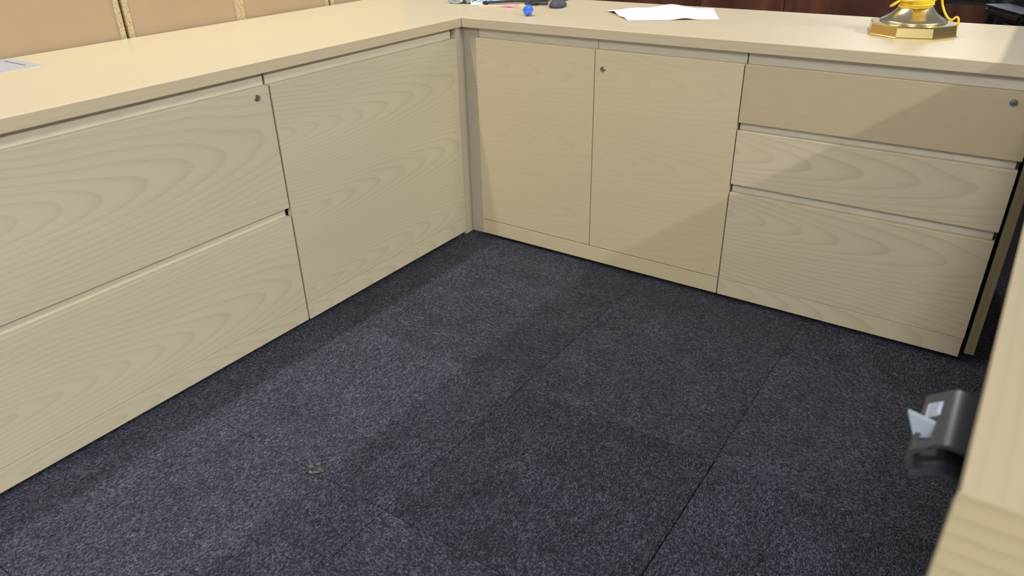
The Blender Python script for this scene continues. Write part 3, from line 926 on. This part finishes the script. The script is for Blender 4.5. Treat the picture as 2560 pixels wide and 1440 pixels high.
# upper cover, split round the lever opening in its left slope
ridge = []
for k in range(11):
    t_ = k / 10
    ridge.append((1.5215 * (1 - t_) ** 2 + 2 * 1.5305 * t_ * (1 - t_) + 1.5430 * t_ * t_, 0.6382 * (1 - t_) ** 2 + 2 * 0.6475 * t_ * (1 - t_) + 0.6440 * t_ * t_))
ridge.append((1.600, 0.630))
bm = bmesh.new(); profile_y(bm, ridge + [(x, z - 0.004) for x, z in ridge[::-1]], YN, YF)
cv = bplace('cover', bm, M['char'], True)
cv.data.set_sharp_from_angle(angle=math.radians(35))
bm = bmesh.new(); profile_y(bm, [(1.508, 0.627), (1.511, 0.6305), (1.5225, 0.6389), (1.5225, 0.6349), (1.508, 0.622)], YN, YN + 0.014); bplace('cover_slope', bm, M['char'])
bm = bmesh.new(); profile_y(bm, [(1.508, 0.627), (1.511, 0.6305), (1.5225, 0.6389), (1.5225, 0.6349), (1.508, 0.622)], -1.254, YF); sl = bplace('cover_slope', bm, M['char'])
bm = bmesh.new(); profile_y(bm, [(1.506, 0.614), (1.508, 0.6195), (1.5125, 0.6205), (1.5125, 0.612), (1.508, 0.610)], YN, -1.252); bplace('cover_lip', bm, M['char'])
bm = bmesh.new(); profile_y(bm, [(1.510, 0.614), (1.528, 0.622), (1.598, 0.612), (1.598, 0.606), (1.510, 0.606)], YN + 0.012, YF); bplace('cavity_shade', bm, M['slot'])  # near-black block: the shade inside the lever opening is put into its colour
bm = bmesh.new(); profile_y(bm, roof(1.512, 0.6125, 1.533, 0.6245, 1.600, 0.612, 0.006), YN - 0.004, YF + 0.004)
for v in bm.verts: v.co.z -= 0.0055
bplace('lower_shell', bm, M['grey_dk'])
# lever
bm = bmesh.new()
q = [(1.497, 0.6395), (1.5275, 0.6335), (1.5262, 0.616), (1.5072, 0.613)]
a = [bm.verts.new((x, -1.2585, z)) for x, z in q]; b = [bm.verts.new((x, -1.2545, z + 0.001)) for x, z in q]
for k in range(4): bm.faces.new((a[k], a[(k + 1) % 4], b[(k + 1) % 4], b[k]))
bm.faces.new(a[::-1]); bm.faces.new(b)
bmesh.ops.recalc_face_normals(bm, faces=bm.faces)
bmesh.ops.bevel(bm, geom=bm.edges[:], offset=0.0007, segments=2, affect='EDGES')
lev = bplace('lever', bm, M['grey_lever'])
lev['label'] = 'pale grey lever tab'
# label on the far slope: plain white sticker with grey lines of small print
def on_slope(u_, y_, off):
    # u_ 0 at outer edge, 1 at ridge
    p = Vector((1.511, 0, 0.6305)).lerp(Vector((1.5275, 0, 0.6425)), u_); nrm = Vector((-0.012, 0, 0.0165)).normalized()
    return Vector((p.x, y_, p.z)) + nrm * off


def patch(bm, u0, u1, y0, y1, o0, o1):
    A = [bm.verts.new(on_slope(u_, y_, o0)) for u_, y_ in ((u0, y0), (u1, y0), (u1, y1), (u0, y1))]
    B = [bm.verts.new(on_slope(u_, y_, o1)) for u_, y_ in ((u0, y0), (u1, y0), (u1, y1), (u0, y1))]
    for k in range(4): bm.faces.new((A[k], A[(k + 1) % 4], B[(k + 1) % 4], B[k]))
    bm.faces.new(A[::-1]); bm.faces.new(B)


bm = bmesh.new(); patch(bm, 0.05, 0.72, -1.2475, -1.2235, 0.0, 0.0003); lb = bplace('label_sticker', bm, M['label'])
lb['label'] = 'white sticker with small grey print'
bm = bmesh.new()
for k in range(5):
    y = -1.2455 + k * 0.0043
    patch(bm, 0.12, 0.12 + random.uniform(0.40, 0.50), y, y + 0.0021, 0.0003, 0.0004)
bplace('small_print', bm, M['ink'], False, lb)
bm = bmesh.new(); cuboid(bm, 1.570, 1.640, -1.285, -1.22, 0.600, CT - 0.0003); bplace('mount', bm, M['black'])
bm = bmesh.new(); lathe(bm, [(0, 0), (0.0016, 0), (0.0012, 0.0008), (0, 0.001)], (1.5455, -1.262, 0.6418), 'Z', 12); bplace('screw_dot', bm, M['steel'])

# ------------------------------------------------------------------ behind the right worktop
sb = thing('sideboard', (0.9, 2.1, 0), 'dark red mahogany sideboard behind the worktop with the lamp', 'sideboard')
box('carcass', (-0.75, 2.25), (1.92, 2.40), (0.06, 0.76), M['mahog'], sb, bev=0.002)
box('plinth', (-0.70, 2.20), (1.95, 2.38), (0.0, 0.06), M['black'], sb, bev=0)
box('top', (-0.77, 2.27), (1.89, 2.41), (0.76, 0.79), M['mahog'], sb, bev=0.003)
xs_ = [-0.75, 0.05, 0.47, 1.145, 1.70, 2.25]
for a_, b_ in zip(xs_, xs_[1:]):
    if a_ < 1.1:
        box('door', (a_ + 0.002, b_ - 0.002), (1.900, 1.9195), (0.07, 0.752), M['mahog'], sb, bev=0.001)
    else:
        box('door', (a_ + 0.002, b_ - 0.002), (1.900, 1.9195), (0.07, 0.620), M['mahog'], sb, bev=0.001)
        box('drawer', (a_ + 0.002, b_ - 0.002), (1.900, 1.9195), (0.640, 0.752), M['mahog'], sb, bev=0.001)
        box('recess_shadow', (a_ + 0.002, b_ - 0.002), (1.912, 1.9195), (0.6205, 0.6395), M['black'], sb, bev=0)  # black strip stands in for the shadow below the drawer

# office chair
chd = Vector((0.493, -0.870, 0)); chs = Vector((0.870, 0.493, 0))   # facing, and its left side
armc = Vector((1.425, 1.185, 0))
cc = armc + chs * 0.27
ch = thing('office_chair', (cc.x, cc.y, 0), 'black office chair with grey-topped arm pads behind the worktop', 'chair')


def ob(name, c, hx, hy, z0, z1, mat, bev=0.01, seg=3, taper=1.0, smooth=True):
    bm = bmesh.new()
    pts = []
    for z, k in ((z0, taper), (z1, 1.0)):
        pts.append([bm.verts.new(Vector((c.x, c.y, z)) + chd * sx * hx * k + chs * sy * hy * k) for sx, sy in ((-1, -1), (1, -1), (1, 1), (-1, 1))])
    A, B = pts
    for k in range(4): bm.faces.new((A[k], A[(k + 1) % 4], B[(k + 1) % 4], B[k]))
    bm.faces.new(A[::-1]); bm.faces.new(B)
    bmesh.ops.recalc_face_normals(bm, faces=bm.faces)
    if bev: bmesh.ops.bevel(bm, geom=bm.edges[:], offset=bev, segments=seg, affect='EDGES')
    bmesh.ops.recalc_face_normals(bm, faces=bm.faces)
    return finish(name, bm, mat, ch, False)


ob('seat', cc, 0.24, 0.25, 0.42, 0.50, M['seat'], 0.03, 4, 0.94)
ob('backrest', cc - chd * 0.27, 0.03, 0.22, 0.56, 1.02, M['seat'], 0.025, 4)
ob('back_bar', cc - chd * 0.275, 0.012, 0.03, 0.40, 0.58, M['black'], 0.004, 2)
for s in (-1, 1):
    pc = cc + chs * 0.27 * s
    pad = ob('arm_pad', pc, 0.130, 0.048, 0.664, 0.700, M['black'], 0.012, 4, 0.86)
    tp = ob('pad_top', pc, 0.122, 0.041, 0.6985, 0.7015, M['arm'], 0.001, 1)
    bm = bmesh.new(); tube(bm, [pc + Vector((0, 0, 0.668)), pc - chs * 0.01 * s + Vector((0, 0, 0.52)), pc - chs * 0.05 * s + Vector((0, 0, 0.425)), pc - chs * 0.14 * s + Vector((0, 0, 0.41))], [0.022, 0.02, 0.02, 0.018], 12)
    bmesh.ops.recalc_face_normals(bm, faces=bm.faces); finish('arm_post', bm, M['black'], ch)
bm = bmesh.new(); lathe(bm, [(0, 0.08), (0.03, 0.08), (0.03, 0.25), (0.018, 0.25), (0.018, 0.425), (0, 0.425)], (cc.x, cc.y, 0), 'Z', 20)
bmesh.ops.recalc_face_normals(bm, faces=bm.faces); finish('gas_column', bm, M['black'], ch)
for k in range(5):
    a_ = 2 * math.pi * k / 5 + 0.4
    dr = Vector((math.cos(a_), math.sin(a_), 0))
    bm = bmesh.new(); tube(bm, [Vector((cc.x, cc.y, 0.11)) + dr * 0.02, Vector((cc.x, cc.y, 0.095)) + dr * 0.16, Vector((cc.x, cc.y, 0.075)) + dr * 0.29], [0.022, 0.018, 0.013], 10)
    bmesh.ops.recalc_face_normals(bm, faces=bm.faces); leg = finish('base_leg', bm, M['black'], ch)
    bm = bmesh.new(); lathe(bm, [(0, -0.02), (0.026, -0.02), (0.03, -0.01), (0.03, 0.01), (0.026, 0.02), (0, 0.02)], Vector((cc.x, cc.y, 0.0300)) + dr * 0.29, 'X', 16)
    bmesh.ops.recalc_face_normals(bm, faces=bm.faces); finish('castor', bm, M['black'], leg)
